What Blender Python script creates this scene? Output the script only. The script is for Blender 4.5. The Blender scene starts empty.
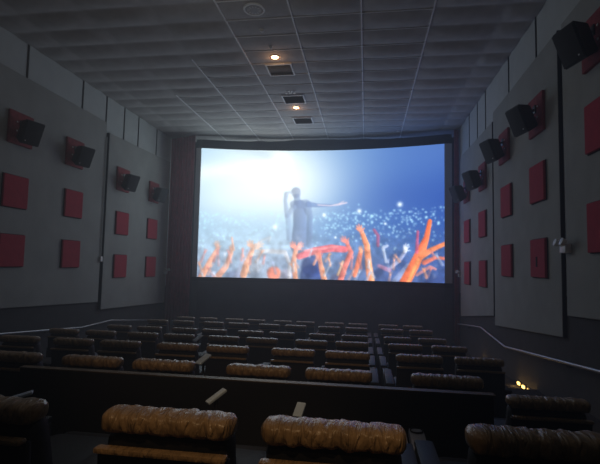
import bpy, bmesh, math, random
import numpy as np
from mathutils import Vector, Matrix
random.seed(7)
rng = np.random.RandomState(11)
scene = bpy.context.scene
COL = scene.collection

# ------------------------------------------------------------------ room dimensions (camera at the origin)
XL, XR = -7.06, 2.95
YB, YF = -3.2, 15.75
ZC = 4.5
ROWS = {1: (1.59, -.555), 2: (3.46, -.79), 3: (5.2, -.975), 4: (7.0, -1.16), 5: (8.74, -1.32), 6: (10.5, -1.41), 7: (12.26, -1.535)}
CH = .90                                     # chair height

# ------------------------------------------------------------------ materials
def s2l(c):
    return tuple(((x/255)/12.92 if x/255 <= .04045 else ((x/255+.055)/1.055)**2.4) for x in c)

def mat(name, rgb, rough=.7, metal=0, noise=0, nscale=8, bump=0, bscale=60, bdist=.01, spec=.5, emit=None, estr=0, coat=0):
    m = bpy.data.materials.new(name); m.use_nodes = True
    nt = m.node_tree; b = nt.nodes['Principled BSDF']
    col = (*rgb, 1)
    b.inputs['Base Color'].default_value = col
    b.inputs['Roughness'].default_value = rough
    b.inputs['Metallic'].default_value = metal
    b.inputs['Specular IOR Level'].default_value = spec
    if coat: b.inputs['Coat Weight'].default_value = coat; b.inputs['Coat Roughness'].default_value = .25
    if emit:
        b.inputs['Emission Color'].default_value = (*emit, 1); b.inputs['Emission Strength'].default_value = estr
    tc = nt.nodes.new('ShaderNodeTexCoord')
    if noise:
        n = nt.nodes.new('ShaderNodeTexNoise'); n.inputs['Scale'].default_value = nscale; n.inputs['Detail'].default_value = 6
        nt.links.new(tc.outputs['Object'], n.inputs['Vector'])
        r = nt.nodes.new('ShaderNodeValToRGB')
        r.color_ramp.elements[0].position = .3; r.color_ramp.elements[1].position = .7
        r.color_ramp.elements[0].color = (*[c*(1-noise) for c in rgb], 1)
        r.color_ramp.elements[1].color = (*[min(1, c*(1+noise)) for c in rgb], 1)
        nt.links.new(n.outputs['Fac'], r.inputs['Fac']); nt.links.new(r.outputs['Color'], b.inputs['Base Color'])
    if bump:
        n2 = nt.nodes.new('ShaderNodeTexNoise'); n2.inputs['Scale'].default_value = bscale; n2.inputs['Detail'].default_value = 4
        nt.links.new(tc.outputs['Object'], n2.inputs['Vector'])
        bp = nt.nodes.new('ShaderNodeBump'); bp.inputs['Strength'].default_value = bump; bp.inputs['Distance'].default_value = bdist
        nt.links.new(n2.outputs['Fac'], bp.inputs['Height']); nt.links.new(bp.outputs['Normal'], b.inputs['Normal'])
    return m

M = {}
M['ceil'] = mat('ceiling_tile_grey', (.52, .505, .49), .9, noise=.10, nscale=5, bump=.3, bscale=70, bdist=.004)
M['tbar'] = mat('ceiling_grid_metal', (.95, .95, .95), .5)
M['tbar2'] = mat('vent_backing', (.2, .2, .205), .8)
M['strip'] = mat('pale_grey_fabric', (.62, .65, .62), .95, noise=.05, nscale=3, bump=.2, bscale=150, bdist=.003)
M['panel'] = mat('grey_acoustic_fabric', (.42, .425, .39), .95, noise=.08, nscale=2.5, bump=.25, bscale=150, bdist=.003)
M['red'] = mat('red_acoustic_fabric', (.52, .045, .075), .95, noise=.08, nscale=9, bump=.25, bscale=160, bdist=.003)
M['redp'] = mat('faded_red_backing', (.33, .05, .06), .9, noise=.25, nscale=14)
M['lower'] = mat('charcoal_wall_carpet', (.075, .072, .074), .95, noise=.15, nscale=5, bump=.3, bscale=90)
M['dark'] = mat('groove_and_shadow_black', (.006, .006, .007), .9)
M['black'] = mat('black_masking_cloth', (.012, .013, .017), .95, noise=.2, nscale=3)
M['mask'] = mat('hazed_border_cloth', (.6, .61, .63), .9)  # side borders paled to stand in for haze over the masking
M['carpet'] = mat('dark_patterned_carpet', (.018, .016, .018), .97, noise=.5, nscale=12, bump=.4, bscale=120)
M['spk'] = mat('black_speaker_case', (.018, .019, .020), .6, bump=.15, bscale=200, bdist=.002)
M['grille'] = mat('speaker_grille_cloth', (.026, .028, .030), .85, bump=.4, bscale=240, bdist=.003)
M['white'] = mat('white_plastic', (.9, .9, .88), .45)
M['metal'] = mat('brushed_metal', (.62, .62, .64), .32, metal=1, noise=.08, nscale=30)
M['railm'] = mat('worn_steel_rail', (.55, .55, .56), .5, metal=.7, noise=.1, nscale=20)
M['dmetal'] = mat('dark_metal', (.08, .08, .085), .4, metal=.8)
M['cap'] = mat('bronze_edge_trim', (.2, .15, .10), .5, metal=.8, noise=.35, nscale=4)
M['leather'] = mat('brown_leather', (.35, .225, .11), .36, coat=.25, noise=.22, nscale=9, bump=.35, bscale=45, bdist=.006)
def crease(m):
    nt = m.node_tree; tc = nt.nodes.new('ShaderNodeTexCoord'); mp = nt.nodes.new('ShaderNodeMapping')
    mp.inputs['Rotation'].default_value = (0, .5, .3); mp.inputs['Scale'].default_value = (26, 5, 7)
    n = nt.nodes.new('ShaderNodeTexNoise'); n.inputs['Scale'].default_value = 1.3; n.inputs['Detail'].default_value = 3; n.inputs['Distortion'].default_value = .8
    bp = nt.nodes.new('ShaderNodeBump'); bp.inputs['Strength'].default_value = 1; bp.inputs['Distance'].default_value = .03
    b = nt.nodes['Principled BSDF']
    old = b.inputs['Normal'].links[0].from_socket
    nt.links.new(tc.outputs['Object'], mp.inputs['Vector']); nt.links.new(mp.outputs['Vector'], n.inputs['Vector'])
    nt.links.new(n.outputs['Fac'], bp.inputs['Height']); nt.links.new(old, bp.inputs['Normal']); nt.links.new(bp.outputs['Normal'], b.inputs['Normal'])
crease(M['leather'])
M['bleather'] = mat('black_leather', (.013, .012, .013), .55, noise=.2, nscale=12, bump=.3, bscale=60, bdist=.004)
M['shell'] = mat('black_moulded_shell', (.006, .006, .0065), .7, noise=.2, nscale=6)
M['armtop'] = mat('pale_grey_arm_vinyl', (.42, .44, .52), .38, noise=.06, nscale=12)
M['tray'] = mat('pale_tray_laminate', (.5, .62, .8), .3)
M['cup'] = mat('dark_cup_insert', (.012, .012, .014), .35)
M['lamp'] = mat('warm_lamp_lens', (.9, .8, .6), .4, emit=(1, .62, .30), estr=9)
M['lamptrim'] = mat('lamp_trim_ring', (.35, .2, .12), .45)
M['led'] = mat('amber_step_lens', (.9, .6, .2), .4, emit=(1, .60, .14), estr=3.5)

def curtain_mat():
    m = mat('maroon_velvet', (.60, .12, .19), .85, noise=.2, nscale=6)
    m.node_tree.nodes['Principled BSDF'].inputs['Sheen Weight'].default_value = .4
    return m
M['curtain'] = curtain_mat()

# ------------------------------------------------------------------ object helpers
def link(name, me, parent=None, label=None, cat=None, group=None, kind=None):
    o = bpy.data.objects.new(name, me); COL.objects.link(o)
    if parent is not None: o.parent = parent
    tag(o, label, cat, group, kind)
    return o

def tag(o, label=None, cat=None, group=None, kind=None):
    if label: o['label'] = label
    if cat: o['category'] = cat
    if group: o['group'] = group
    if kind: o['kind'] = kind
    return o

def empty(name, loc, label, cat, group=None, rotz=0):
    o = bpy.data.objects.new(name, None); COL.objects.link(o)
    o.empty_display_size = .1
    o.location = loc; o.rotation_euler = (0, 0, rotz)
    return tag(o, label, cat, group)

def to_mesh(name, bm, m, smooth=False):
    me = bpy.data.meshes.new(name)
    bmesh.ops.recalc_face_normals(bm, faces=bm.faces)
    bm.to_mesh(me); bm.free()
    for x in (m if isinstance(m, (list, tuple)) else [m]): me.materials.append(x)
    if smooth:
        for p in me.polygons: p.use_smooth = True
        try: me.set_sharp_from_angle(angle=math.radians(40))
        except Exception: pass
    return me

def box(bm, c, s, bev=0, rot=None, seg=2):
    r = bmesh.ops.create_cube(bm, size=1)
    vs = r['verts']
    for v in vs: v.co = Vector((v.co.x*s[0], v.co.y*s[1], v.co.z*s[2]))
    if bev:
        es = list({e for v in vs for e in v.link_edges})
        rr = bmesh.ops.bevel(bm, geom=es, offset=min(bev, min(s)*.45), segments=seg, affect='EDGES', profile=.6)
        vs = list({v for f in rr['faces'] for v in f.verts} | {v for v in vs if v.is_valid})
        # every vertex of the island
        seen = set(vs); st = list(vs)
        while st:
            v = st.pop()
            for e in v.link_edges:
                w = e.other_vert(v)
                if w not in seen: seen.add(w); st.append(w)
        vs = list(seen)
    R = rot if rot is not None else Matrix.Identity(3)
    for v in vs: v.co = R @ v.co + Vector(c)
    return vs

def tube(bm, pts, r, seg=8, cap=True):
    pts = [Vector(p) for p in pts]; rings = []
    for i, p in enumerate(pts):
        a = pts[max(i-1, 0)]; b = pts[min(i+1, len(pts)-1)]
        d = (b-a).normalized(); up = Vector((0, 0, 1)) if abs(d.z) < .9 else Vector((1, 0, 0))
        s = d.cross(up).normalized(); t = s.cross(d)
        rings.append([bm.verts.new(p + (s*math.cos(k*2*math.pi/seg) + t*math.sin(k*2*math.pi/seg))*r) for k in range(seg)])
    for a, b in zip(rings, rings[1:]):
        for k in range(seg): bm.faces.new((a[k], a[(k+1) % seg], b[(k+1) % seg], b[k]))
    if cap: bm.faces.new(rings[0]); bm.faces.new(rings[-1])

def lathe(bm, prof, c, seg=24):
    """profile of (r, z) about a vertical axis at c"""
    rings = []
    for r, z in prof:
        rings.append([bm.verts.new((c[0]+r*math.cos(k*2*math.pi/seg), c[1]+r*math.sin(k*2*math.pi/seg), c[2]+z)) for k in range(seg)])
    for a, b in zip(rings, rings[1:]):
        for k in range(seg): bm.faces.new((a[k], a[(k+1) % seg], b[(k+1) % seg], b[k]))
    bm.faces.new(rings[0]); bm.faces.new(rings[-1])

def prism_x(bm, yz, x0, x1):
    a = [bm.verts.new((x0, y, z)) for y, z in yz]; b = [bm.verts.new((x1, y, z)) for y, z in yz]
    n = len(yz); bm.faces.new(a); bm.faces.new(b)
    for k in range(n): bm.faces.new((a[k], a[(k+1) % n], b[(k+1) % n], b[k]))

def boxo(name, c, s, m, bev=0, parent=None, rot=None, smooth=False, **kw):
    bm = bmesh.new(); box(bm, c, s, bev, rot)
    return link(name, to_mesh(name, bm, m, smooth), parent, **kw)

def rx(a): return Matrix.Rotation(a, 3, 'X')
def ry(a): return Matrix.Rotation(a, 3, 'Y')
def rz(a): return Matrix.Rotation(a, 3, 'Z')

# ------------------------------------------------------------------ setting
# stepped floor: each row stands on its own deck
decks = []
edges = [YB] + [ROWS[k][0]-.30 for k in range(2, 8)] + [YF]
for i in range(7):
    decks.append((edges[i], edges[i+1], ROWS[i+1][1]-CH))
bm = bmesh.new()
prof = []
for a, b, z in decks: prof += [(a, z), (b, z)]
prof += [(YF, -3.2), (YB, -3.2)]
prism_x(bm, prof, XL-.2, XR+.2)
link('floor', to_mesh('floor', bm, M['carpet']), kind='structure')
def deck_z(y):
    for a, b, z in decks:
        if y < b: return z
    return decks[-1][2]

boxo('wall_left', (XL-.1, (YB+YF)/2, .7), (.2, YF-YB, 7.9), [M['strip']], kind='structure')
boxo('wall_right', (XR+.1, (YB+YF)/2, .7), (.2, YF-YB, 7.9), [M['strip']], kind='structure')
boxo('wall_far', ((XL+XR)/2, YF+.1, .7), (XR-XL+.4, .2, 7.9), M['black'], kind='structure')
boxo('wall_back', ((XL+XR)/2, YB-.1, .7), (XR-XL+.4, .2, 7.9), M['lower'], kind='structure')

# dark carpeted lower band of the side walls (under the grey panels)
def wainscot(name, x, s, top):
    bm = bmesh.new()
    pts = [(YB, top(YB)), (YF, top(YF)), (YF, -3.1), (YB, -3.1)]
    prism_x(bm, pts, x, x + s*.02)
    link(name, to_mesh(name, bm, M['lower']), kind='structure')
wainscot('baseboard_left', XL, 1, lambda y: -.2-.07*max(0, y-6) + .0)
wainscot('baseboard_right', XR, -1, lambda y: .15-.10*max(0, y-6))

# ceiling : one surface of sagging lay-in tiles
xs_lines = [-2.62-1.247*k for k in range(3, 0, -1)] + [-2.62+1.247*k for k in range(0, 5)]
xs_lines = [x for x in xs_lines if XL < x < XR]
T = .6096
y_lines = [9.60 + T*k for k in range(-20, 11)]
y_lines = [y for y in y_lines if YB < y < YF]
bm = bmesh.new()
xs = []; bx_ = [XL-.01] + xs_lines + [XR+.01]
for a, b in zip(bx_, bx_[1:]): xs += [a + (b-a)*t for t in (0, .06, .25, .5, .75, .94)]
xs.append(bx_[-1])
ys = []; by_ = [YB-.01] + y_lines + [YF+.01]
for a, b in zip(by_, by_[1:]): ys += [a + (b-a)*t for t in (0, .08, .2, .35, .5, .65, .8, .92)]
ys.append(by_[-1])
def sag(x, y):
    i = max(k for k in range(len(bx_)-1) if x >= bx_[k]-1e-6); j = max(k for k in range(len(by_)-1) if y >= by_[k]-1e-6)
    u = (x-bx_[i])/(bx_[i+1]-bx_[i]); v = (y-by_[j])/(by_[j+1]-by_[j])
    h = random.Random(i*97+j*13).uniform(.7, 1.25)
    center = -2.7 < (bx_[i]+.6) < -1.3
    amp = (.028 if center else .056)*h
    return amp * (math.sin(math.pi*min(1, max(0, v)))**.9 if 0 < v < 1 else 0) * (min(1, 8*u*(1-u)+.12))
grid = [[bm.verts.new((x, y, ZC - sag(x, y))) for x in xs] for y in ys]
for j in range(len(ys)-1):
    for i in range(len(xs)-1):
        bm.faces.new((grid[j][i], grid[j][i+1], grid[j+1][i+1], grid[j+1][i]))
me = to_mesh('ceiling', bm, M['ceil'])
for p in me.polygons: p.use_smooth = True
link('ceiling', me, kind='structure')
boxo('ceiling', ((XL+XR)/2, (YB+YF)/2, ZC+.12), (XR-XL+.4, YF-YB+.4, .1), M['dark'], kind='structure')
# T-bar grid
bm = bmesh.new()
for x in xs_lines:
    if x < -6 or x > 2: continue
    y0 = 11.2 if x < -5 else (9.2 if x < -3.5 else YB)
    box(bm, (x, (y0+YF)/2, ZC-.014), (.024, YF-y0, .026))
link('trim_1', to_mesh('trim_1', bm, M['tbar']), kind='structure')
bm = bmesh.new()
for y in y_lines:
    x0 = xs_lines[1] if y > 11.2 else (xs_lines[2] if y > 9.2 else xs_lines[3])
    box(bm, ((x0+1.14)/2, y, ZC-.010), (1.14-x0, .014, .016))
m2 = mat('ceiling_cross_bar', (.9, .9, .9), .6)
link('trim_2', to_mesh('trim_2', bm, m2), kind='structure')

# vertical dark joints of the pale strip at the top of the walls
def joints(name, x, s, ylist, z0):
    bm = bmesh.new()
    for y in ylist: box(bm, (x + s*.006, y, (z0+ZC)/2), (.012, .045, ZC-z0))
    link(name, to_mesh(name, bm, M['dark']), kind='structure')
joints('trim_3', XL, 1, [6.2, 8.22, 10.08, 11.12, 12.04, 12.87, 14.1], 3.5)
joints('trim_4', XR, -1, [6.2, 8.24, 9.79, 11.66, 12.5, 13.47], 3.45)

# big grey fabric panels (each a leaning-bottomed board)
def wall_panel(x, s, y0, y1, zt0, zt1, zb0, zb1, th, label):
    bm = bmesh.new()
    prism_x(bm, [(y0, zt0), (y1, zt1), (y1, zb1), (y0, zb0)], x, x + s*th)
    bmesh.ops.bevel(bm, geom=list(bm.edges), offset=.008, segments=1, affect='EDGES')
    t = link('acoustic_panel', to_mesh('acoustic_panel', bm, M['panel']), None, label, 'wall panel', 'large grey wall panels')
    bm = bmesh.new()   # black strip stands in for the shadow along the panel's near edge
    box(bm, (x+s*th*.5, y0-.014, (zt0+zb0)/2), (th*1.02, .02, zt0-zb0))
    link('edge_shadow', to_mesh('edge_shadow', bm, M['dark']), t)
    return t
wall_panel(XL+.02, 1, 1.0, 11.10, 3.76, 3.75, -.70, -1.10, .04, 'large grey fabric panel on left wall, nearer the camera, carrying two speakers')
wall_panel(XL+.02, 1, 11.18, 15.02, 3.48, 3.56, -1.30, -1.42, .08, 'large grey fabric panel on left wall next to the maroon curtain')
wall_panel(XR-.02, -1, 1.0, 7.08, 3.80, 3.72, -.35, -.66, .04, 'large grey fabric panel on right wall, nearest the camera at the picture edge')
wall_panel(XR-.02, -1, 7.22, 10.76, 3.69, 3.62, -.99, -1.27, .05, 'large grey fabric panel on right wall, middle of the three')
wall_panel(XR-.02, -1, 10.86, 14.48, 3.42, 3.46, -1.07, -1.47, .05, 'large grey fabric panel on right wall next to the screen')

# red fabric squares
ORD = ['nearest the camera', 'second from the camera', 'third from the camera', 'fourth from the camera', 'nearest the screen']
def red_panel(side, y, z, th, label):
    s = 1 if side == 'L' else -1
    x = XL+.062 if side == 'L' else XR-.062
    if side == 'L' and y > 11.1: x = XL+.102
    if side == 'R' and 7.2 < y < 10.8: x = XR-.072
    if side == 'R' and y > 10.8: x = XR-.072
    o = empty('fabric_square', (x, y, z), label, 'wall panel', 'red fabric squares on the walls')
    boxo('padding', (s*th/2, 0, 0), (th, .64, .64), M['red'], .012, o)
    boxo('edge_frame', (s*.006, 0, 0), (.010, .665, .665), M['dark'], 0, o)
    return o
for k, (y, zu, zl) in enumerate([(8.02, 1.34, .16), (9.84, 1.34, .14), (11.98, 1.07, -.15), (13.82, 1.06, -.17)]):
    n = ['nearest the camera', 'second from the camera', 'third from the camera', 'nearest the screen'][k]
    red_panel('L', y, zu, .05, 'dark red fabric square in upper row on left wall, ' + n)
    red_panel('L', y, zl, .05, 'dark red fabric square in lower row on left wall, ' + n)
for k, (y, zu, zl) in enumerate([(6.0, 1.84, .55), (8.03, 1.46, .19), (9.75, 1.40, .17), (11.68, 1.10, -.13), (13.4, 1.05, -.14)]):
    red_panel('R', y, zu, .05, 'red fabric square in upper row on right wall, ' + ORD[k])
    o = red_panel('R', y, zl, .05, 'red fabric square in lower row on right wall, ' + ('bearing a small dark slot' if k == 1 else ORD[k]))
    if k == 1:
        boxo('slot', (-.054, .02, -.06), (.008, .05, .17), M['dark'], 0, o)

# wall speakers
def speaker(side, y, z, label, sc=1):
    s = 1 if side == 'L' else -1
    x = XL+.062 if side == 'L' else XR-.062
    if side == 'L' and y > 11.1: x = XL+.102
    if side == 'R' and 7.2 < y < 10.8: x = XR-.072
    if side == 'R' and y > 10.8: x = XR-.072
    o = empty('wall_speaker', (x, y, z), label, 'speaker', 'surround speakers on the side walls')
    p = boxo('backing_plate', (s*.025, 0, 0), (.05, .64, .66), M['redp'], .01, o, label='faded red square backing plate')
    for zz in (.12, -.06): boxo('bolt', (s*.056, -.13+.0, zz), (.012, .03, .03), M['white'], .004, p)
    bm = bmesh.new(); tube(bm, [(s*.04, .0, .10), (s*.16, -.0, .08), (s*.24, .0, .02)], .022, 8); box(bm, (s*.06, 0, .10), (.02, .12, .14), .004)
    link('bracket', to_mesh('bracket', bm, M['dmetal'], True), o)
    # wedge cabinet: deep top, tapering toward the back, baffle tilted down to the seats
    bm = bmesh.new()
    sc *= .88
    W, Hh = .24*sc, .28*sc
    front = [(-W, Hh), (W, Hh), (W, -Hh), (-W, -Hh)]; back = [(-W*.62, Hh*.72), (W*.62, Hh*.72), (W*.62, -Hh*.80), (-W*.62, -Hh*.80)]
    F = [bm.verts.new((0.30*sc, a, b)) for a, b in front]; B = [bm.verts.new((0, a, b)) for a, b in back]
    bm.faces.new(F); bm.faces.new(B)
    for k in range(4): bm.faces.new((F[k], F[(k+1) % 4], B[(k+1) % 4], B[k]))
    bmesh.ops.bevel(bm, geom=list(bm.edges), offset=.018, segments=2, affect='EDGES')
    R = (rz(0) @ ry(math.radians(22)))
    if s < 0: R = rz(math.pi) @ R
    yaw = rz(-.25*s)
    for v in bm.verts: v.co = yaw @ (R @ v.co) + Vector((s*.14, -.02, -.02))
    cab = link('cabinet', to_mesh('cabinet', bm, M['spk'], True), o)
    bm = bmesh.new(); box(bm, (0.305*sc, 0, 0), (.016, 2*W-.05, 2*Hh-.05), .006)
    for v in bm.verts: v.co = yaw @ (R @ v.co) + Vector((s*.14, -.02, -.02))
    g = link('grille', to_mesh('grille', bm, M['grille'], True), cab)
    bm = bmesh.new(); box(bm, (0.318*sc, -W+.09 if s > 0 else W-.09, -Hh+.08), (.008, .022, .022), .003)
    for v in bm.verts: v.co = yaw @ (R @ v.co) + Vector((s*.14, -.02, -.02))
    link('badge', to_mesh('badge', bm, M['white'], True), g)
for (y, z, n) in [(8.05, 2.62, 'nearest the camera'), (9.78, 2.56, 'second from the camera'), (11.92, 2.32, 'third from the camera'), (13.83, 2.27, 'nearest the screen')]:
    speaker('L', y, z, 'black angled speaker on red plate high on left wall, ' + n, 1.0)
for (y, z, n) in [(6.03, 2.95, 'nearest the camera'), (8.02, 2.62, 'second from the camera'), (9.85, 2.56, 'third from the camera'), (11.65, 2.28, 'fourth from the camera'), (13.45, 2.22, 'nearest the screen')]:
    speaker('R', y, z, 'black angled speaker on red plate high on right wall, ' + n, 1.0)

# emergency lights & conduit
def emergency(x, s, y, z, label):
    o = empty('emergency_light', (x, y, z), label, 'emergency light')
    boxo('battery_case', (s*.045, 0, 0), (.09, .20, .13), M['white'], .015, o, smooth=True)
    for dy in (-.11, .11):
        bm = bmesh.new(); lathe(bm, [(.02, -.05), (.05, -.03), (.055, .03), (.03, .035)], (0, 0, 0), 14)
        for v in bm.verts: v.co = (ry(math.radians(70)*s) @ v.co) + Vector((s*.12, dy, .09))
        link('lamp_head', to_mesh('lamp_head', bm, M['white'], True), o)
emergency(XL+.10, 1, 14.90, -.36, 'white twin-head emergency light beside the maroon curtain on the left')
emergency(XR-.06, -1, 6.98, .31, 'white twin-head emergency light on right wall panel seam')
emergency(XR-.02, -1, 14.62, -.22, 'small white emergency light on right wall beside the screen')
o = empty('junction_box', (XL+.02, 11.14, .04), 'small pale junction box and conduit on left wall panel seam', 'junction box')
boxo('box_body', (.075, -.06, 0), (.05, .09, .14), M['white'], .01, o)
bm = bmesh.new(); tube(bm, [(.065, -.06, .07), (.065, -.06, 1.9), (.065, -.06, 3.3)], .012, 8); link('conduit', to_mesh('conduit', bm, M['strip'], True), o)

# handrails
def rail(pts, s, label):
    o = empty('handrail', pts[0], label, 'handrail')
    p0 = Vector(pts[0]); P = [Vector(p)-p0 for p in pts]
    bm = bmesh.new(); tube(bm, P, .022, 10); link('bar', to_mesh('bar', bm, M['railm'], True), o)
    for a, b in zip(P, P[1:]):
        L = (b-a).length; n = max(1, int(L/1.6))
        for k in range(n):
            q = a + (b-a)*((k+.5)/n)
            bm = bmesh.new(); tube(bm, [q, q+Vector((0, 0, -.05)), q+Vector((-s*.07, 0, -.06))], .009, 6)
            link('wall_bracket', to_mesh('wall_bracket', bm, M['dmetal'], True), o)
rail([(XL+.12, 1.5, -.92), (XL+.12, 7.86, -1.45), (XL+.12, 10.34, -1.66), (XL+.12, 11.65, -1.64), (XL+.12, 15.0, -2.02)], 1, 'long thin metal handrail along the left wall')
rail([(XR-.12, 1.5, -.78), (XR-.12, 6.02, -1.22), (XR-.12, 9.87, -1.59), (XR-.12, 11.83, -1.46), (XR-.12, 14.6, -1.72)], -1, 'long metal handrail along the right wall')

# ------------------------------------------------------------------ ceiling fittings
def z_here(x, y): return ZC - .012
def downlight(x, y, label):
    o = empty('downlight', (x, y, ZC-.02), label, 'ceiling light', 'recessed warm ceiling lights')
    bm = bmesh.new(); lathe(bm, [(.075, .02), (.125, .02), (.13, .0), (.12, -.014), (.085, -.008), (.075, .02)], (0, 0, 0), 28)
    link('trim_ring', to_mesh('trim_ring', bm, M['lamptrim'], True), o)
    bm = bmesh.new(); lathe(bm, [(.082, .0), (.07, -.016), (.03, -.024)], (0, 0, 0), 24)
    link('lens', to_mesh('lens', bm, M['lamp'], True), o)
    l = bpy.data.lights.new('downlight_glow', 'POINT'); l.energy = .8; l.color = (1, .55, .28); l.shadow_soft_size = .05
    lo = bpy.data.objects.new('downlight_glow', l); COL.objects.link(lo); lo.location = (x, y, ZC-.16)
downlight(-2.0, 9.27, 'lit warm round ceiling light, nearer the camera')
downlight(-2.02, 12.42, 'lit warm round ceiling light, farther, nearer the screen')

def vent(x, y, label):
    o = empty('ceiling_vent', (x, y, ZC-.02), label, 'vent', 'square ceiling vents')
    bm = bmesh.new(); 
    for (cx, cy, sx, sy) in [(-.285, 0, .03, .6), (.285, 0, .03, .6), (0, -.285, .54, .03), (0, .285, .54, .03)]: box(bm, (cx, cy, -.01), (sx, sy, .03))
    link('frame', to_mesh('frame', bm, M['tbar']), o)
    bm = bmesh.new(); box(bm, (0, 0, .0), (.54, .54, .006)); link('backing', to_mesh('backing', bm, M['tbar2']), o)
    bm = bmesh.new()
    for k in range(9): box(bm, (0, -.24+k*.06, -.012), (.53, .03, .004), 0, rx(.6))
    link('louvres', to_mesh('louvres', bm, mat('vent_grey', (.16, .16, .165), .6)), o)
vent(-2.0, 9.90, 'square ceiling vent nearest the camera, just past the nearer lit lamp')
vent(-1.98, 11.76, 'square ceiling vent in the middle, just before the farther lit lamp')
vent(-1.98, 13.58, 'square ceiling vent nearest the screen')

o = empty('ceiling_speaker', (-2.0, 7.43, ZC-.02), 'round slotted grille in ceiling near the top edge', 'ceiling diffuser')
bm = bmesh.new(); lathe(bm, [(.18, .02), (.20, .0), (.185, -.02), (.16, -.02), (.155, .0)], (0, 0, 0), 32); link('rim', to_mesh('rim', bm, M['tbar'], True), o)
bm = bmesh.new(); lathe(bm, [(.155, -.004), (.10, -.02), (.03, -.022)], (0, 0, 0), 32); c = link('cone', to_mesh('cone', bm, M['mask'], True), o)
bm = bmesh.new()
for k in range(12): box(bm, (0.105*math.cos(k*math.pi/6), .105*math.sin(k*math.pi/6), -.024), (.045, .012, .006), 0, rz(k*math.pi/6))
link('spokes', to_mesh('spokes', bm, M['tbar']), c)
def detector(x, y, r, label):
    o = empty('smoke_detector', (x, y, ZC-.02), label, 'smoke detector')
    bm = bmesh.new(); lathe(bm, [(r, .02), (r, -.01), (r*.8, -.03), (r*.4, -.045), (r*.3, -.05)], (0, 0, 0), 20); link('housing', to_mesh('housing', bm, M['white'], True), o)
    bm = bmesh.new(); lathe(bm, [(r*1.25, .025), (r*1.25, .0), (r*1.0, -.004)], (0, 0, 0), 20); link('base_ring', to_mesh('base_ring', bm, M['tbar'], True), o)
detector(-2.02, 8.12, .05, 'small white round detector between grille and nearer lamp')
detector(-1.99, 8.80, .035, 'tiny white round sensor right before the nearer lit lamp')
o = empty('ceiling_sensor', (-1.98, 11.2, ZC-.02), 'cluster of small white sprinkler heads in ceiling between vents', 'sprinkler')
bm = bmesh.new(); lathe(bm, [(.05, .02), (.05, -.01), (.02, -.02)], (0, 0, 0), 16); link('escutcheon', to_mesh('escutcheon', bm, M['white'], True), o)
for k in (-1, 0, 1):
    bm = bmesh.new(); lathe(bm, [(.014, .0), (.014, -.05), (.034, -.055), (.034, -.062), (.01, -.065)], (k*.10, 0, 0), 12); link('nozzle', to_mesh('nozzle', bm, M['white'], True), o)
bm = bmesh.new(); lathe(bm, [(.05, .02), (.05, -.03), (.02, -.045)], (-.6, 14.9, ZC-.012), 16)
link('sprinkler_head', to_mesh('sprinkler_head', bm, M['white'], True), None, 'small white sprinkler in ceiling above the screen, left one', 'sprinkler')
bm = bmesh.new(); lathe(bm, [(.05, .02), (.05, -.03), (.02, -.045)], (1.0, 14.9, ZC-.02), 16)
link('sprinkler_head', to_mesh('sprinkler_head', bm, M['white'], True), None, 'small white sprinkler in ceiling above the screen, right one', 'sprinkler')

# ------------------------------------------------------------------ screen
SX0, SX1 = -5.72, 2.46
SZ0, SZ1 = -.49, 3.99
SYE, SYC = 14.80, 15.42
def scr_y(u): return SYE + (SYC-SYE)*(1-(2*u-1)**2)
NX, NZ = 420, 236

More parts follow.
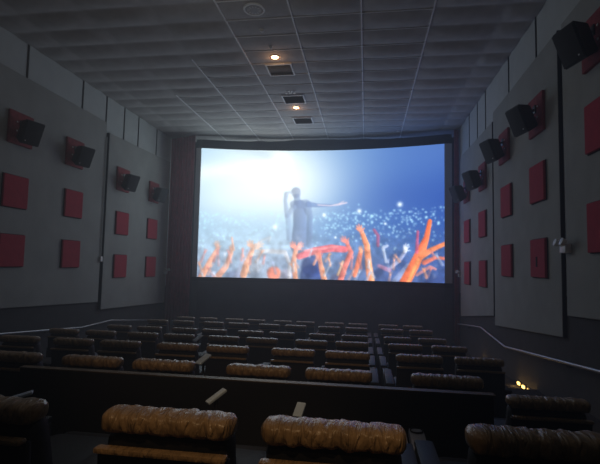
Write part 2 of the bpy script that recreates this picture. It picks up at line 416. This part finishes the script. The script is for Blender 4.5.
def paint():
    # picture drawn on a 0..245 x 0..136 canvas; u to the right, v downward
    u = np.linspace(0, 1, NX+1)[None, :]; v = np.linspace(0, 1, NZ+1)[:, None]
    X = 200 + 245*u + 0*v
    Yc = 147.5 + 133.5*v + 0*u
    def C(*c): return np.array(c, float)[None, None, :]
    img = np.zeros((NZ+1, NX+1, 3))
    # blue ground, deeper toward the lower right
    t = np.clip((X-255)/190, 0, 1)[..., None]; w = np.clip((Yc-147)/133, 0, 1)[..., None]
    img = C(142, 180, 210)*(1-t) + C(54, 92, 168)*t
    img = img*(1-.30*w) + C(58, 88, 150)*.30*w
    band = np.exp(-((Yc-200)/26)**2)[..., None]*np.clip((X-330)/70, 0, 1)[..., None]
    img = img*(1-.35*band) + C(36, 66, 150)*.35*band
    corner = np.exp(-(((X-446)/36)**2+((Yc-150)/30)**2))[..., None]
    img = img*(1-.35*corner) + C(96, 128, 184)*.35*corner
    # stage light and beams
    def glow(cx, cy, sx, sy, col, a, p=2):
        nonlocal img
        g = np.exp(-(np.abs((X-cx)/sx)**p + np.abs((Yc-cy)/sy)**p))[..., None]*a
        img = img*(1-g) + C(*col)*g
    glow(255, 184, 78, 56, (206, 228, 236), .92)
    glow(276, 178, 50, 36, (238, 247, 249), .85)
    def beam(x0, y0, x1, y1, w0, w1, col, a):
        nonlocal img
        dx, dy = x1-x0, y1-y0; L = math.hypot(dx, dy)
        s = ((X-x0)*dx+(Yc-y0)*dy)/L; n = ((X-x0)*-dy+(Yc-y0)*dx)/L
        ww = w0+(w1-w0)*np.clip(s/L, 0, 1)
        g = (np.exp(-(n/ww)**2)*np.clip(s/6+.5, 0, 1)*a*(1-.35*np.clip(s/L, 0, 1.5)))[..., None]
        img = img*(1-g) + C(*col)*g
    beam(284, 158, 198, 174, 4, 9, (238, 248, 246), .8)
    beam(284, 158, 215, 215, 6, 26, (214, 232, 236), .55)
    beam(284, 158, 286, 215, 8, 20, (226, 240, 242), .55)
    beam(284, 158, 245, 146, 3, 8, (150, 172, 186), .45)
    glow(281, 158, 10, 8, (255, 255, 255), .9)
    # crowd of phone lights
    dots = []
    for k in range(620):
        x = rng.uniform(200, 446); tt = (x-200)/246
        top = 213-(x-300)*.03*(x > 300)
        y = top+abs(rng.normal(0, 1))*17 if rng.rand() < .9 else rng.uniform(204, 262)
        if 292 < x < 316 and y < 245: continue
        dots.append((x, min(y, 268), rng.uniform(.5, 1.25), rng.uniform(.25, .85)))
    haze = np.exp(-((Yc-229)/20)**2)[..., None]
    img = img*(1-.35*haze) + (C(96, 146, 190)*(1-t)+C(44, 78, 148)*t)*.35*haze
    def dot(x, y, r, a, col):
        i0, i1 = int((x-4*r-200)/245*NX), int((x+4*r-200)/245*NX)+2
        j0, j1 = int((y-4*r-147.5)/133.5*NZ), int((y+4*r-147.5)/133.5*NZ)+2
        i0, j0 = max(i0, 0), max(j0, 0)
        if i1 <= i0 or j1 <= j0: return
        g = (np.exp(-(((X[j0:j1, i0:i1]-x)/r)**2+((Yc[j0:j1, i0:i1]-y)/r)**2))*a)[..., None]
        img[j0:j1, i0:i1] = img[j0:j1, i0:i1]*(1-g)+C(*col)*g
    for (x, y, r, a) in dots: dot(x, y, r, a, (176, 226, 246))
    for (x, y, r) in [(277, 228, 2.6), (364, 211, 2.2), (404, 205, 2.4), (328, 215, 2.0), (301, 239, 1.8), (436, 275, 2.0), (340, 238, 1.2), (390, 224, 1.3), (432, 226, 1.6)]: dot(x, y, r, .95, (236, 252, 255))
    # dark ground of heads at the bottom
    low = np.clip((Yc-249)/14, 0, 1)[..., None]
    img = img*(1-.62*low) + (C(122, 142, 170)*(1-t)+C(52, 76, 140)*t)*.62*low
    def stroke(pts, col, a=.9, soft=.7):
        nonlocal img
        """pts = (x, y, radius) chain with tapering radius"""
        cov = np.zeros_like(X)
        side = np.zeros_like(X)
        for (x0, y0, r0), (x1, y1, r1) in zip(pts, pts[1:]):
            dx, dy = x1-x0, y1-y0; L2 = dx*dx+dy*dy+1e-6
            s = np.clip(((X-x0)*dx+(Yc-y0)*dy)/L2, 0, 1)
            ex, ey = X-(x0+s*dx), Yc-(y0+s*dy)
            d = np.sqrt(ex*ex+ey*ey); r = r0+(r1-r0)*s
            c = np.clip((r-d)/soft+.5, 0, 1)
            side = np.where(c > cov, ex/np.maximum(r, .3), side)
            cov = np.maximum(cov, c)
        g = (cov*a)[..., None]
        sh = (1+.22*np.clip(side, -1, 1))[..., None]
        img = img*(1-g) + np.clip(C(*col)*sh, 0, 255)*g
    def hand(x, y, ang, sc, col, a=.9, spread=1.0, n=4):
        stroke([(x, y, 2.2*sc), (x+math.cos(ang)*2.2*sc, y-math.sin(ang)*2.2*sc, 2.3*sc)], col, a)
        for k in range(n):
            aa = ang + (k-(n-1)/2)*.32*spread
            L = (8.0 if k in (1, 2) else 6.4)*sc
            stroke([(x+math.cos(aa)*2*sc, y-math.sin(aa)*2*sc, 1.0*sc), (x+math.cos(aa+.12)*L*.6, y-math.sin(aa+.12)*L*.6, .85*sc), (x+math.cos(aa)*L, y-math.sin(aa)*L, .6*sc)], col, a)
        aa = ang-1.15
        stroke([(x, y, .9*sc), (x+math.cos(aa)*4.4*sc, y-math.sin(aa)*4.4*sc, .65*sc)], col, a)
    # performer, back lit in the haze
    P = (92, 112, 152)
    stroke([(302, 206, 6.5), (303, 226, 7), (302, 247, 8.5)], P, .78, 1.6)
    stroke([(296, 204, 4), (309, 204, 5), (313, 216, 3), (313, 246, 3.2)], P, .6, 1.8)
    stroke([(298, 191, 5.0), (298.5, 193, 4.4)], (96, 108, 140), .62, 1.6)
    stroke([(299, 196, 3), (300, 203, 4)], P, .6, 1.4)
    stroke([(296, 207, 3.0), (289.5, 216, 2.6), (287, 200, 2.0), (288, 193, 2.3)], (112, 132, 168), .62, 1.6)
    stroke([(290, 216, 2.6), (292, 240, 2.6)], (112, 134, 172), .5, 1.8)
    stroke([(288, 193, 1.4), (292, 191, 1.1), (294, 193, .8)], (168, 184, 204), .8)
    stroke([(311, 204, 3.0), (322, 205, 1.8), (336, 205, 1.3)], (92, 118, 170), .7, 1.2)
    stroke([(321, 204.5, .55), (334, 205.3, .6), (343, 204, 1.0), (351, 202.3, .7)], (206, 196, 214), .9, .6)
    stroke([(343, 203.5, .7), (348, 200.6, .5)], (206, 196, 214), .8, .6)
    # backs of heads
    for (x, y, r, c, a) in [(206, 279, 6, (104, 116, 150), .6), (236, 282, 8, (92, 106, 146), .6), (262, 276, 11, (128, 144, 168), .6), (258, 268, 7, (168, 176, 190), .4), (277, 276, 7, (238, 120, 92), .9), (290, 277, 6, (150, 140, 160), .55), (316, 268, 11, (42, 62, 124), .7), (316, 278, 12, (38, 58, 122), .7), (342, 282, 7, (92, 92, 132), .6), (388, 276, 9, (60, 82, 140), .6), (402, 262, 9, (48, 78, 142), .4), (436, 282, 9, (46, 66, 128), .6)]:
        stroke([(x, y, r), (x+.1, y, r)], c, a, 2.5)
    O1 = (232, 150, 116); O2 = (240, 122, 84); PK = (226, 96, 104); GR = (168, 180, 196)
    stroke([(250, 258, 2), (268, 253, 2.4), (288, 254, 2.2), (293, 266, 2), (293, 280, 2)], (188, 190, 200), .75)
    stroke([(204, 282, 3.2), (213, 263, 2.4), (219, 252, 1.8)], O1, .85); hand(219, 251, 1.7, .9, (222, 170, 150), .8)
    stroke([(219, 282, 3.2), (228, 270, 2.8), (233, 256, 2.0)], (230, 152, 124), .85); hand(233, 254, 1.5, .8, (226, 160, 132), .8)
    stroke([(233, 240, .9), (235, 252, 1.3)], (230, 160, 136), .8)
    stroke([(238, 282, 2.6), (246, 262, 2.6)], (148, 156, 188), .6)
    stroke([(246, 278, 3.6), (250, 262, 3.2), (254, 252, 2.6)], (226, 152, 116), .9); hand(255, 250, 2.2, 1.1, (220, 160, 130), .85); hand(258, 250, .7, 1.1, (214, 178, 160), .75)
    stroke([(262, 243, 1.2), (272, 239, 1.6), (271, 243, 1)], GR, .75)
    stroke([(300, 284, 2.6), (297, 264, 2.6), (299, 252, 2.4)], O1, .9); hand(299, 250, 2.2, 1.0, (230, 130, 112), .9); hand(301, 250, .9, 1.0, (228, 150, 140), .9)
    stroke([(303, 258, 3.2), (318, 252, 3.6), (336, 249, 3.8), (350, 250, 3.2)], PK, .9)
    stroke([(308, 252, 1.2), (324, 250, 1.2), (342, 247, 1)], (240, 150, 156), .6)
    stroke([(330, 284, 3), (326, 270, 2.6), (324, 259, 2.2)], O1, .9); hand(324, 258, 1.9, .9, (230, 120, 104), .9)
    stroke([(318, 266, 1.3), (322, 258, 1.6)], O1, .7)
    stroke([(345, 284, 3), (350, 268, 2.8), (356, 253, 2.6), (352, 244, 1.8)], (224, 112, 98), .9); hand(352, 243, 2.4, 1.0, (226, 132, 122), .85)
    stroke([(348, 262, 1), (343, 276, 1.2)], (240, 180, 120), .7)
    stroke([(360, 276, 2.2), (364, 262, 2.8), (366, 252, 2.2)], O2, .9); hand(366, 252, 1.6, .7, O1, .85)
    stroke([(377, 286, 4.0), (374, 266, 3.4), (372, 246, 2.9), (367, 233, 2.2)], (240, 140, 96), .95); stroke([(378, 284, 1.2), (375, 262, 1.1)], (250, 186, 130), .6)
    hand(366.5, 232, 2.1, 1.0, (236, 150, 128), .95)
    stroke([(383, 246, 1.5), (383, 236, 1.6), (379, 230, 1.4)], (170, 84, 122), .75)
    stroke([(391, 262, 1.2), (388, 248, 1.6), (392, 246, 1.4)], (186, 200, 226), .7)
    stroke([(396, 267, 1.8), (404, 260, 1.8), (409, 252, 1.8)], (150, 158, 196), .85); hand(409, 251, 1.3, .9, (196, 206, 226), .8)
    stroke([(384, 266, 1.8), (394, 270, 2.2)], (196, 120, 150), .6)
    stroke([(395, 286, 2.6), (412, 266, 3)], (140, 158, 204), .7)
    stroke([(407, 286, 5.2), (418, 264, 4.8), (424, 251, 4.4), (429, 238, 2.6), (432, 222, 1.9)], (246, 112, 68), .98)
    stroke([(412, 280, 1.6), (422, 258, 1.6)], (252, 158, 88), .7)
    stroke([(420, 252, 1.6), (421, 232, 1.2)], (196, 82, 120), .8)
    stroke([(424, 256, 3.2), (433, 250, 2.4), (447, 243, 1.8)], (246, 130, 80), .95)
    stroke([(427, 262, 2.4), (437, 257, 1.6), (446, 258, 1.4)], (232, 110, 80), .85)
    stroke([(420, 274, 1.4), (432, 266, 1.6), (437, 268, 1.2)], (206, 126, 126), .75)
    # clutter of far small hands between the big ones
    for k in range(46):
        x = rng.uniform(202, 442); y = rng.uniform(252, 279)
        c = [(214, 150, 128), (206, 122, 118), (176, 186, 206), (150, 166, 204), (232, 146, 104)][rng.randint(5)]
        an = rng.uniform(1.0, 2.2); L = rng.uniform(5, 12)
        stroke([(x-math.cos(an)*L, y+math.sin(an)*L, 1.5), (x, y, 1.1)], c, rng.uniform(.35, .7), 1.0)
        for q in (-.45, 0, .45): stroke([(x, y, .7), (x+math.cos(an+q)*3.4, y-math.sin(an+q)*3.4, .45)], c, rng.uniform(.4, .75), .9)
    # soft veil of haze over left and middle
    v_ = (np.exp(-(((X-255)/62)**2+((Yc-212)/60)**2))*.34)[..., None]
    img = img*(1-v_) + C(214, 228, 236)*v_
    # film grain, mottling of the crowd, and the slight softness of a projected picture
    mott = rng.rand(34, 60); yy = np.linspace(0, 32.99, NZ+1); xx = np.linspace(0, 58.99, NX+1)
    a0 = mott[yy.astype(int)][:, xx.astype(int)]; a1 = mott[yy.astype(int)+1][:, xx.astype(int)]
    b0 = mott[yy.astype(int)][:, xx.astype(int)+1]; b1 = mott[yy.astype(int)+1][:, xx.astype(int)+1]
    fy = (yy % 1)[:, None]; fx = (xx % 1)[None, :]
    mt = (a0*(1-fx)+b0*fx)*(1-fy)+(a1*(1-fx)+b1*fx)*fy
    fine = rng.rand(NZ+1, NX+1)
    lowz = np.clip((Yc-225)/25, 0, 1)
    img = img*(1+(.34*(mt-.5)+.16*(fine-.5))*lowz)[..., None]
    gray = img.mean(2, keepdims=True); img = gray+(img-gray)*(1-.16*lowz[..., None])
    for _ in range(1):
        p = np.pad(img, ((1, 1), (1, 1), (0, 0)), mode='edge')
        img = (p[:-2, 1:-1]+p[2:, 1:-1]+p[1:-1, :-2]+p[1:-1, 2:]+2*p[1:-1, 1:-1])/6
    return np.clip(img, 0, 255)

img = paint()
lin = np.where(img/255 <= .04045, img/255/12.92, ((img/255+.055)/1.055)**2.4)
verts = []
for j in range(NZ+1):
    z = SZ1 + (SZ0-SZ1)*j/NZ
    for i in range(NX+1):
        uu = i/NX; verts.append((SX0+(SX1-SX0)*uu, scr_y(uu), z))
faces = [(j*(NX+1)+i, (j+1)*(NX+1)+i, (j+1)*(NX+1)+i+1, j*(NX+1)+i+1) for j in range(NZ) for i in range(NX)]
me = bpy.data.meshes.new('picture'); me.from_pydata(verts, [], faces)
ca = me.color_attributes.new('Picture', 'FLOAT_COLOR', 'POINT')
arr = np.concatenate([lin.reshape(-1, 3), np.ones(((NX+1)*(NZ+1), 1))], 1).astype(np.float32)
ca.data.foreach_set('color', arr.ravel())
for p in me.polygons: p.use_smooth = True
ms = bpy.data.materials.new('projected_picture'); ms.use_nodes = True
nt = ms.node_tree; nt.nodes.clear()
at = nt.nodes.new('ShaderNodeVertexColor'); at.layer_name = 'Picture'
em = nt.nodes.new('ShaderNodeEmission'); em.inputs['Strength'].default_value = 1.3
ou = nt.nodes.new('ShaderNodeOutputMaterial')
nt.links.new(at.outputs['Color'], em.inputs['Color']); nt.links.new(em.outputs['Emission'], ou.inputs['Surface'])
me.materials.append(ms)
scr = empty('cinema_screen', ((SX0+SX1)/2, SYE, -2.4), 'huge curved cinema screen showing a singer above a crowd of raised hands', 'cinema screen')
def under(o, par):
    o.parent = par; o.matrix_parent_inverse = Matrix.Translation(-Vector(par.location)); return o
under(link('picture', me), scr)
# border masking follows the curve
def arc_strip(bm, u0, u1, z0, z1, off0, off1, n=40):
    """band following the screen's curve, from depth off0 to off1"""
    A = []
    for k in range(n+1):
        u = u0+(u1-u0)*k/n; x = SX0+(SX1-SX0)*u; uc = min(1, max(0, u)); y = scr_y(uc)
        A.append([bm.verts.new((x, y+off0, z0)), bm.verts.new((x, y+off0, z1)), bm.verts.new((x, y+off1, z1)), bm.verts.new((x, y+off1, z0))])
    for a, b in zip(A, A[1:]):
        for k in range(4): bm.faces.new((a[k], a[(k+1) % 4], b[(k+1) % 4], b[k]))
    bm.faces.new(A[0]); bm.faces.new(A[-1])
for nm, u0, u1, z0, z1, mm, n_ in [('top_border', -.022, 1.028, SZ1, SZ1+.30, 'black', 40), ('bottom_border', -.022, 1.028, SZ0-.14, SZ0, 'black', 40),
                                  ('side_border', -.022, -.001, SZ0, SZ1, 'mask', 2), ('side_border', 1.001, 1.028, SZ0, SZ1, 'mask', 2)]:
    bm = bmesh.new(); arc_strip(bm, u0, u1, z0, z1, -.03, .06, n_)
    under(link(nm, to_mesh(nm, bm, M[mm])), scr)
# black cloth wall below the screen
bm = bmesh.new()
arc_strip(bm, -.022, 1.028, deck_z(15), SZ0-.145, -.02, .05)
link('screen_apron', to_mesh('screen_apron', bm, mat('apron_black_cloth', (.05, .052, .065), .95, noise=.3, nscale=2)), None, 'black cloth apron below the cinema screen', 'apron')

# curtains
def curtain(x0, x1, y0, y1, z0, z1, n, label):
    bm = bmesh.new(); N = n*10; A = []
    for k in range(N+1):
        t = k/N; x = x0+(x1-x0)*t; y = y0+(y1-y0)*t
        w = math.cos(2*math.pi*n*t + .6*math.sin(9*t)); 
        A.append((bm.verts.new((x, y-.05*w, z0)), bm.verts.new((x+.004*w, y-.045*w, (z0+z1)/2)), bm.verts.new((x, y-.035*w, z1))))
    for a, b in zip(A, A[1:]):
        bm.faces.new((a[0], b[0], b[1], a[1])); bm.faces.new((a[1], b[1], b[2], a[2]))
    me = to_mesh('curtain', bm, M['curtain'])
    for p in me.polygons: p.use_smooth = True
    o = link('curtain', me, None, label, 'curtain')
    mo = o.modifiers.new('thick', 'SOLIDIFY'); mo.thickness = .008
    return o
curtain(XL+.05, SX0-.25, 15.22, 14.86, deck_z(15)+.02, ZC-.04, 8, 'tall maroon pleated curtain between left wall and screen')
curtain(SX1+.29, XR-.03, 14.80, 14.92, deck_z(15)+.02, ZC-.04, 2, 'narrow maroon curtain between screen and right wall')
boxo('floor_speaker', (-6.15, 14.2, deck_z(14)+.27), (.28, .3, .52), mat('grey_box_paint', (.13, .14, .15), .7), .02, label='small grey box standing below the screen at the curtain foot', cat='box')

# ------------------------------------------------------------------ guard wall in front of second row
gw = empty('guard_wall', (-.9, 3.06, ROWS[1][1]-CH), 'low dark guard wall with thin metal edge between first and second seat rows', 'low wall')
zt = -.80-(ROWS[1][1]-CH)
boxo('wall_panel', (.05, 0, zt/2), (3.30, .06, zt), M['shell'], .004, gw)
boxo('edge_strip', (.05, 0, zt+.005), (3.32, .064, .009), M['cap'], .002, gw)

# ------------------------------------------------------------------ recliners
def roll_mesh(seed, name='headrest'):
    """puffy gathered leather roll"""
    r = random.Random(seed); NU, NV = 72, 22
    ph = [(r.uniform(5, 60), r.uniform(0, 6.28), r.uniform(.2, 1), r.uniform(-2, 2)) for _ in range(16)]
    seams = [-.02+r.uniform(-.05, .05), .11+r.uniform(-.03, .03)]
    bm = bmesh.new(); R = []
    for i in range(NU+1):
        t = -1+2*i/NU; x = .256*t
        e = (1-abs(t)**28)**.5 if abs(t) < 1 else .0
        e = max(e, .55)
        pinch = 1-.10*sum(math.exp(-((x-s)/.006)**2) for s in seams)
        ring = []
        for k in range(NV):
            a = 2*math.pi*k/NV
            w = sum(A*math.sin(f*x*1.6+p+q*a) for f, p, A, q in ph)/9
            rad = e*pinch*(1+.15*w+.022*math.sin(70*x+22*math.sin(a)*.3+4*math.sin(9*x+i%3*.1))+.018*math.sin(131*x-3*a))
            ca_, sa_ = math.cos(a), math.sin(a)
            yy = .070*rad*math.copysign(abs(ca_)**.7, ca_); zz = .041*rad*math.copysign(abs(sa_)**.62, sa_)
            ring.append(bm.verts.new((x, .078+yy, CH-.050+zz)))
        R.append(ring)
    for a, b in zip(R, R[1:]):
        for k in range(NV): bm.faces.new((a[k], a[(k+1) % NV], b[(k+1) % NV], b[k]))
    bm.faces.new(R[0]); bm.faces.new(R[-1])
    me = to_mesh(name, bm, M['leather'])
    for p in me.polygons: p.use_smooth = True
    return me
ROLLS = [roll_mesh(s) for s in (3, 8, 15, 27)]

def make_chair(outer):
    """outer = +1 / -1 : side of the wide armrest with cup holder"""
    o = empty('recliner', (0, 0, 0), 'x', 'cinema seat', 'leather recliners in rows')
    link('headrest', ROLLS[0], o)
    boxo('back_ledge', (0, .000, CH-.138), (.50, .045, .020), M['leather'], .008, o, smooth=True, label='thin brown leather ledge')
    boxo('back_shell', (0, .045, .43), (.51, .035, .65), M['shell'], .014, o, rx(.05), True)
    boxo('backrest', (0, .155, .55), (.49, .13, .54), M['bleather'], .045, o, rx(.22), True)
    boxo('seat', (0, .56, .39), (.49, .62, .15), M['bleather'], .05, o, None, True)
    boxo('base', (0, .52, .16), (.47, .60, .30), M['shell'], .02, o, None, True)
    boxo('leg_rest', (0, .93, .27), (.46, .08, .34), M['bleather'], .035, o, None, True)
    for s in (-1, 1):
        wide = (s == outer); w = .100 if wide else .044
        x = s*(.262+w/2)
        a = boxo('armrest', (x, .50, .26), (w-.008, .74, .50), M['shell'], .012, o, None, True)
        boxo('arm_pad', (x, .50, .53), (w, .74, .04), M['bleather'], .018, a, None, True)
        if wide:
            c = boxo('cup_console', (x, 1.06, .44), (w-.006, .34, .06), M['armtop'], .02, o, rx(.10), True, label='pale grey cup console at the end of the armrest')
            boxo('console_stem', (x, 1.0, .21), (w-.03, .24, .40), M['shell'], .01, c)
            bm = bmesh.new(); lathe(bm, [(.040, .0), (.040, .008), (.036, .010), (.034, .002), (.01, .001)], (x, 1.18, .480), 20)
            link('cup_holder', to_mesh('cup_holder', bm, M['cup'], True), c)
    return o
protos = {1: make_chair(1), -1: make_chair(-1)}
used = {1: False, -1: False}
def copy_tree(o, parent=None):
    c = o.copy(); COL.objects.link(c); c.parent = parent
    if parent is not None: c.matrix_parent_inverse = o.matrix_parent_inverse.copy()
    for ch in list(o.children): copy_tree(ch, c)
    return c
COLS = [-5.05, -4.38, -3.63, -3.0, -2.25, -1.62, -.83, -.20, .60, 1.24]
ON = ['leftmost seat', 'second seat from left aisle', 'third seat from left aisle', 'fourth seat from left aisle', 'fifth seat from left aisle',
      'fifth seat from right aisle', 'fourth seat from right aisle', 'third seat from right aisle', 'second seat from right aisle', 'seat beside right aisle']
RN = {1: 'front-most row in view nearest the camera', 2: 'second row from camera', 3: 'third row from camera', 4: 'fourth row from camera', 5: 'fifth row from camera', 6: 'sixth row from camera', 7: 'last row before the screen'}
n = 0
def place(x, y, z, outer, label):
    global n
    if not used[outer]: o = protos[outer]; used[outer] = True
    else: o = copy_tree(protos[outer])
    o.location = (x, y, z); o['label'] = label
    for ch in o.children:
        if ch.name.startswith('headrest'): ch.data = ROLLS[n % 4]
    n += 1
    return o
R1 = [(-1.53, -1, 'dark recliner at left edge of first row, left of the two tan headrests'), (-.73, -1, 'near recliner with large wrinkled tan headrest, left one of the pair'),
      (-.112, 1, 'near recliner with large wrinkled tan headrest, right one of the pair'), (.62, -1, 'dark near recliner at lower right, right of the pale twin armrests')]
d, zt_ = ROWS[1]
for x, s, lab in R1: place(x, d + (.06 if x > .5 else 0), zt_-CH, 1 if x == -1.53 else s, lab)
for r in range(2, 8):
    d, zt_ = ROWS[r]
    for c, x in enumerate(COLS):
        if r == 2 and c < 2: continue
        q = place(x + (-.02 if r == 2 and c == 9 else 0), 3.25 if r == 2 and c == 9 else d, zt_-CH, -1 if c % 2 == 0 else 1, 'recliner with brown headrest, %s, %s' % (RN[r], ON[c]))
        if r == 2 and c == 9: q.scale = (1, 1, .93)

# swivel trays on the armrests
def tray(x, y, z, yaw, tilt, label, sx=.11, sy=.30, roll=0):
    o = empty('swivel_tray', (x, y, z), label, 'tray table', 'pale swivel trays on the armrests')
    R = rz(yaw) @ rx(tilt) @ ry(roll)
    bm = bmesh.new(); box(bm, (0, 0, 0), (sx, sy, .016), .006, R); link('table_top', to_mesh('table_top', bm, M['tray'], True), o)
    bm = bmesh.new(); tube(bm, [(0, 0, -.01), (.0, .01, -.12)], .012, 8); link('pivot_post', to_mesh('pivot_post', bm, M['dmetal'], True), o)
tray(-.80, 2.42, -.725, -.8, .5, 'pale tray behind the left tan headrest', .045, .12)
tray(-.335, 2.38, -.755, -.2, .6, 'pale tray behind the right tan headrest', .05, .09)
tray(-1.42, 3.90, -.855, -.55, .5, 'pale blue tray right of the second-row left headrests', .08, .14)
tray(-2.27, 6.0, -1.035, -.55, .5, 'small pale tray in third row left of middle', .08, .14)
tray(-2.05, 2.45, -.82, -1.0, .25, 'dim tray at the lower left picture edge', .06, .20)

# step lights along the right wall
for k, (y, z) in enumerate([(5.62, -1.86), (8.50, -2.30), (8.76, -2.30), (9.02, -2.30), (9.28, -2.30), (11.9, -2.30)]):
    zz = deck_z(y)
    o = empty('step_light', (XR-.02, y, max(z, zz+.05)), ['amber step light at lower right picture edge', 'amber step light low on right wall, nearest of the cluster of four', 'amber step light low on right wall, second of the cluster of four',
              'amber step light low on right wall, third of the cluster of four', 'amber step light low on right wall, farthest of the cluster of four', 'lone amber step light far down the right aisle'][k], 'step light', 'step lights of the right aisle')
    boxo('housing', (-.012, 0, 0), (.02, .16, .09), M['dmetal'], .004, o)
    boxo('lens', (-.03, 0, 0), (.03, .11, .05), M['led'], .008, o)
    l = bpy.data.lights.new('step_glow', 'POINT'); l.energy = .25; l.color = (1, .6, .2); l.shadow_soft_size = .04
    lo = bpy.data.objects.new('step_glow', l); COL.objects.link(lo); lo.location = (XR-.14, y, max(z, zz+.05)-.02)

# ------------------------------------------------------------------ light
def spot(loc, target, energy, size, col, blend=.6, rad=.15):
    l = bpy.data.lights.new('house_spot', 'SPOT'); l.energy = energy; l.spot_size = math.radians(size); l.spot_blend = blend; l.color = col; l.shadow_soft_size = rad
    o = bpy.data.objects.new('house_spot', l); COL.objects.link(o); o.location = loc
    o.rotation_euler = (Vector(target)-Vector(loc)).to_track_quat('-Z', 'Y').to_euler()
spot((-.55, -1.6, 4.3), (-.42, 1.68, -.55), 170, 17, (1, .66, .34), .7, .06)
spot((-1.0, -1.6, 4.3), (-1.05, 4.1, -.9), 170, 26, (1, .66, .34), 1, .1)
def point(loc, e, col, r=.3):  # unseen ambient fill, added to lift the walls and near ceiling
    l = bpy.data.lights.new('fill_light', 'POINT'); l.energy = e; l.color = col; l.shadow_soft_size = r
    o = bpy.data.objects.new('fill_light', l); COL.objects.link(o); o.location = loc
point((-2.0, 1.0, 3.9), 3.2, (1, .96, .9), .4)
point((-2.0, 5.0, 3.7), 8, (1, .96, .9), .4)

w = bpy.data.worlds.new('World'); scene.world = w; w.use_nodes = True
w.node_tree.nodes['Background'].inputs['Color'].default_value = (.5, .6, .8, 1)
w.node_tree.nodes['Background'].inputs['Strength'].default_value = .02
vs = w.node_tree.nodes.new('ShaderNodeVolumeScatter'); vs.inputs['Color'].default_value = (.85, .92, 1, 1); vs.inputs['Density'].default_value = .026; vs.inputs['Anisotropy'].default_value = .35
w.node_tree.links.new(vs.outputs['Volume'], w.node_tree.nodes['World Output'].inputs['Volume'])

# ------------------------------------------------------------------ camera
cd = bpy.data.cameras.new('camera'); cam = bpy.data.objects.new('camera', cd); COL.objects.link(cam)
cd.sensor_fit = 'HORIZONTAL'; cd.sensor_width = 36; cd.lens = 36*450/600; cd.clip_end = 100; cd.clip_start = .05
Rm = Matrix(((0.9892535873647245, -0.010148390732309031, 0.1458572934466007),
             (0.14471039890743487, -0.07454778125534524, -0.9866618107325105),
             (0.020886367182314944, 0.9971658029011272, -0.07227808236579007)))
cam.matrix_world = Rm.to_4x4()
scene.camera = cam
scene.view_settings.view_transform = 'Standard'
scene.view_settings.look = 'None'
scene.view_settings.exposure = .58
scene.cycles.max_bounces = 6
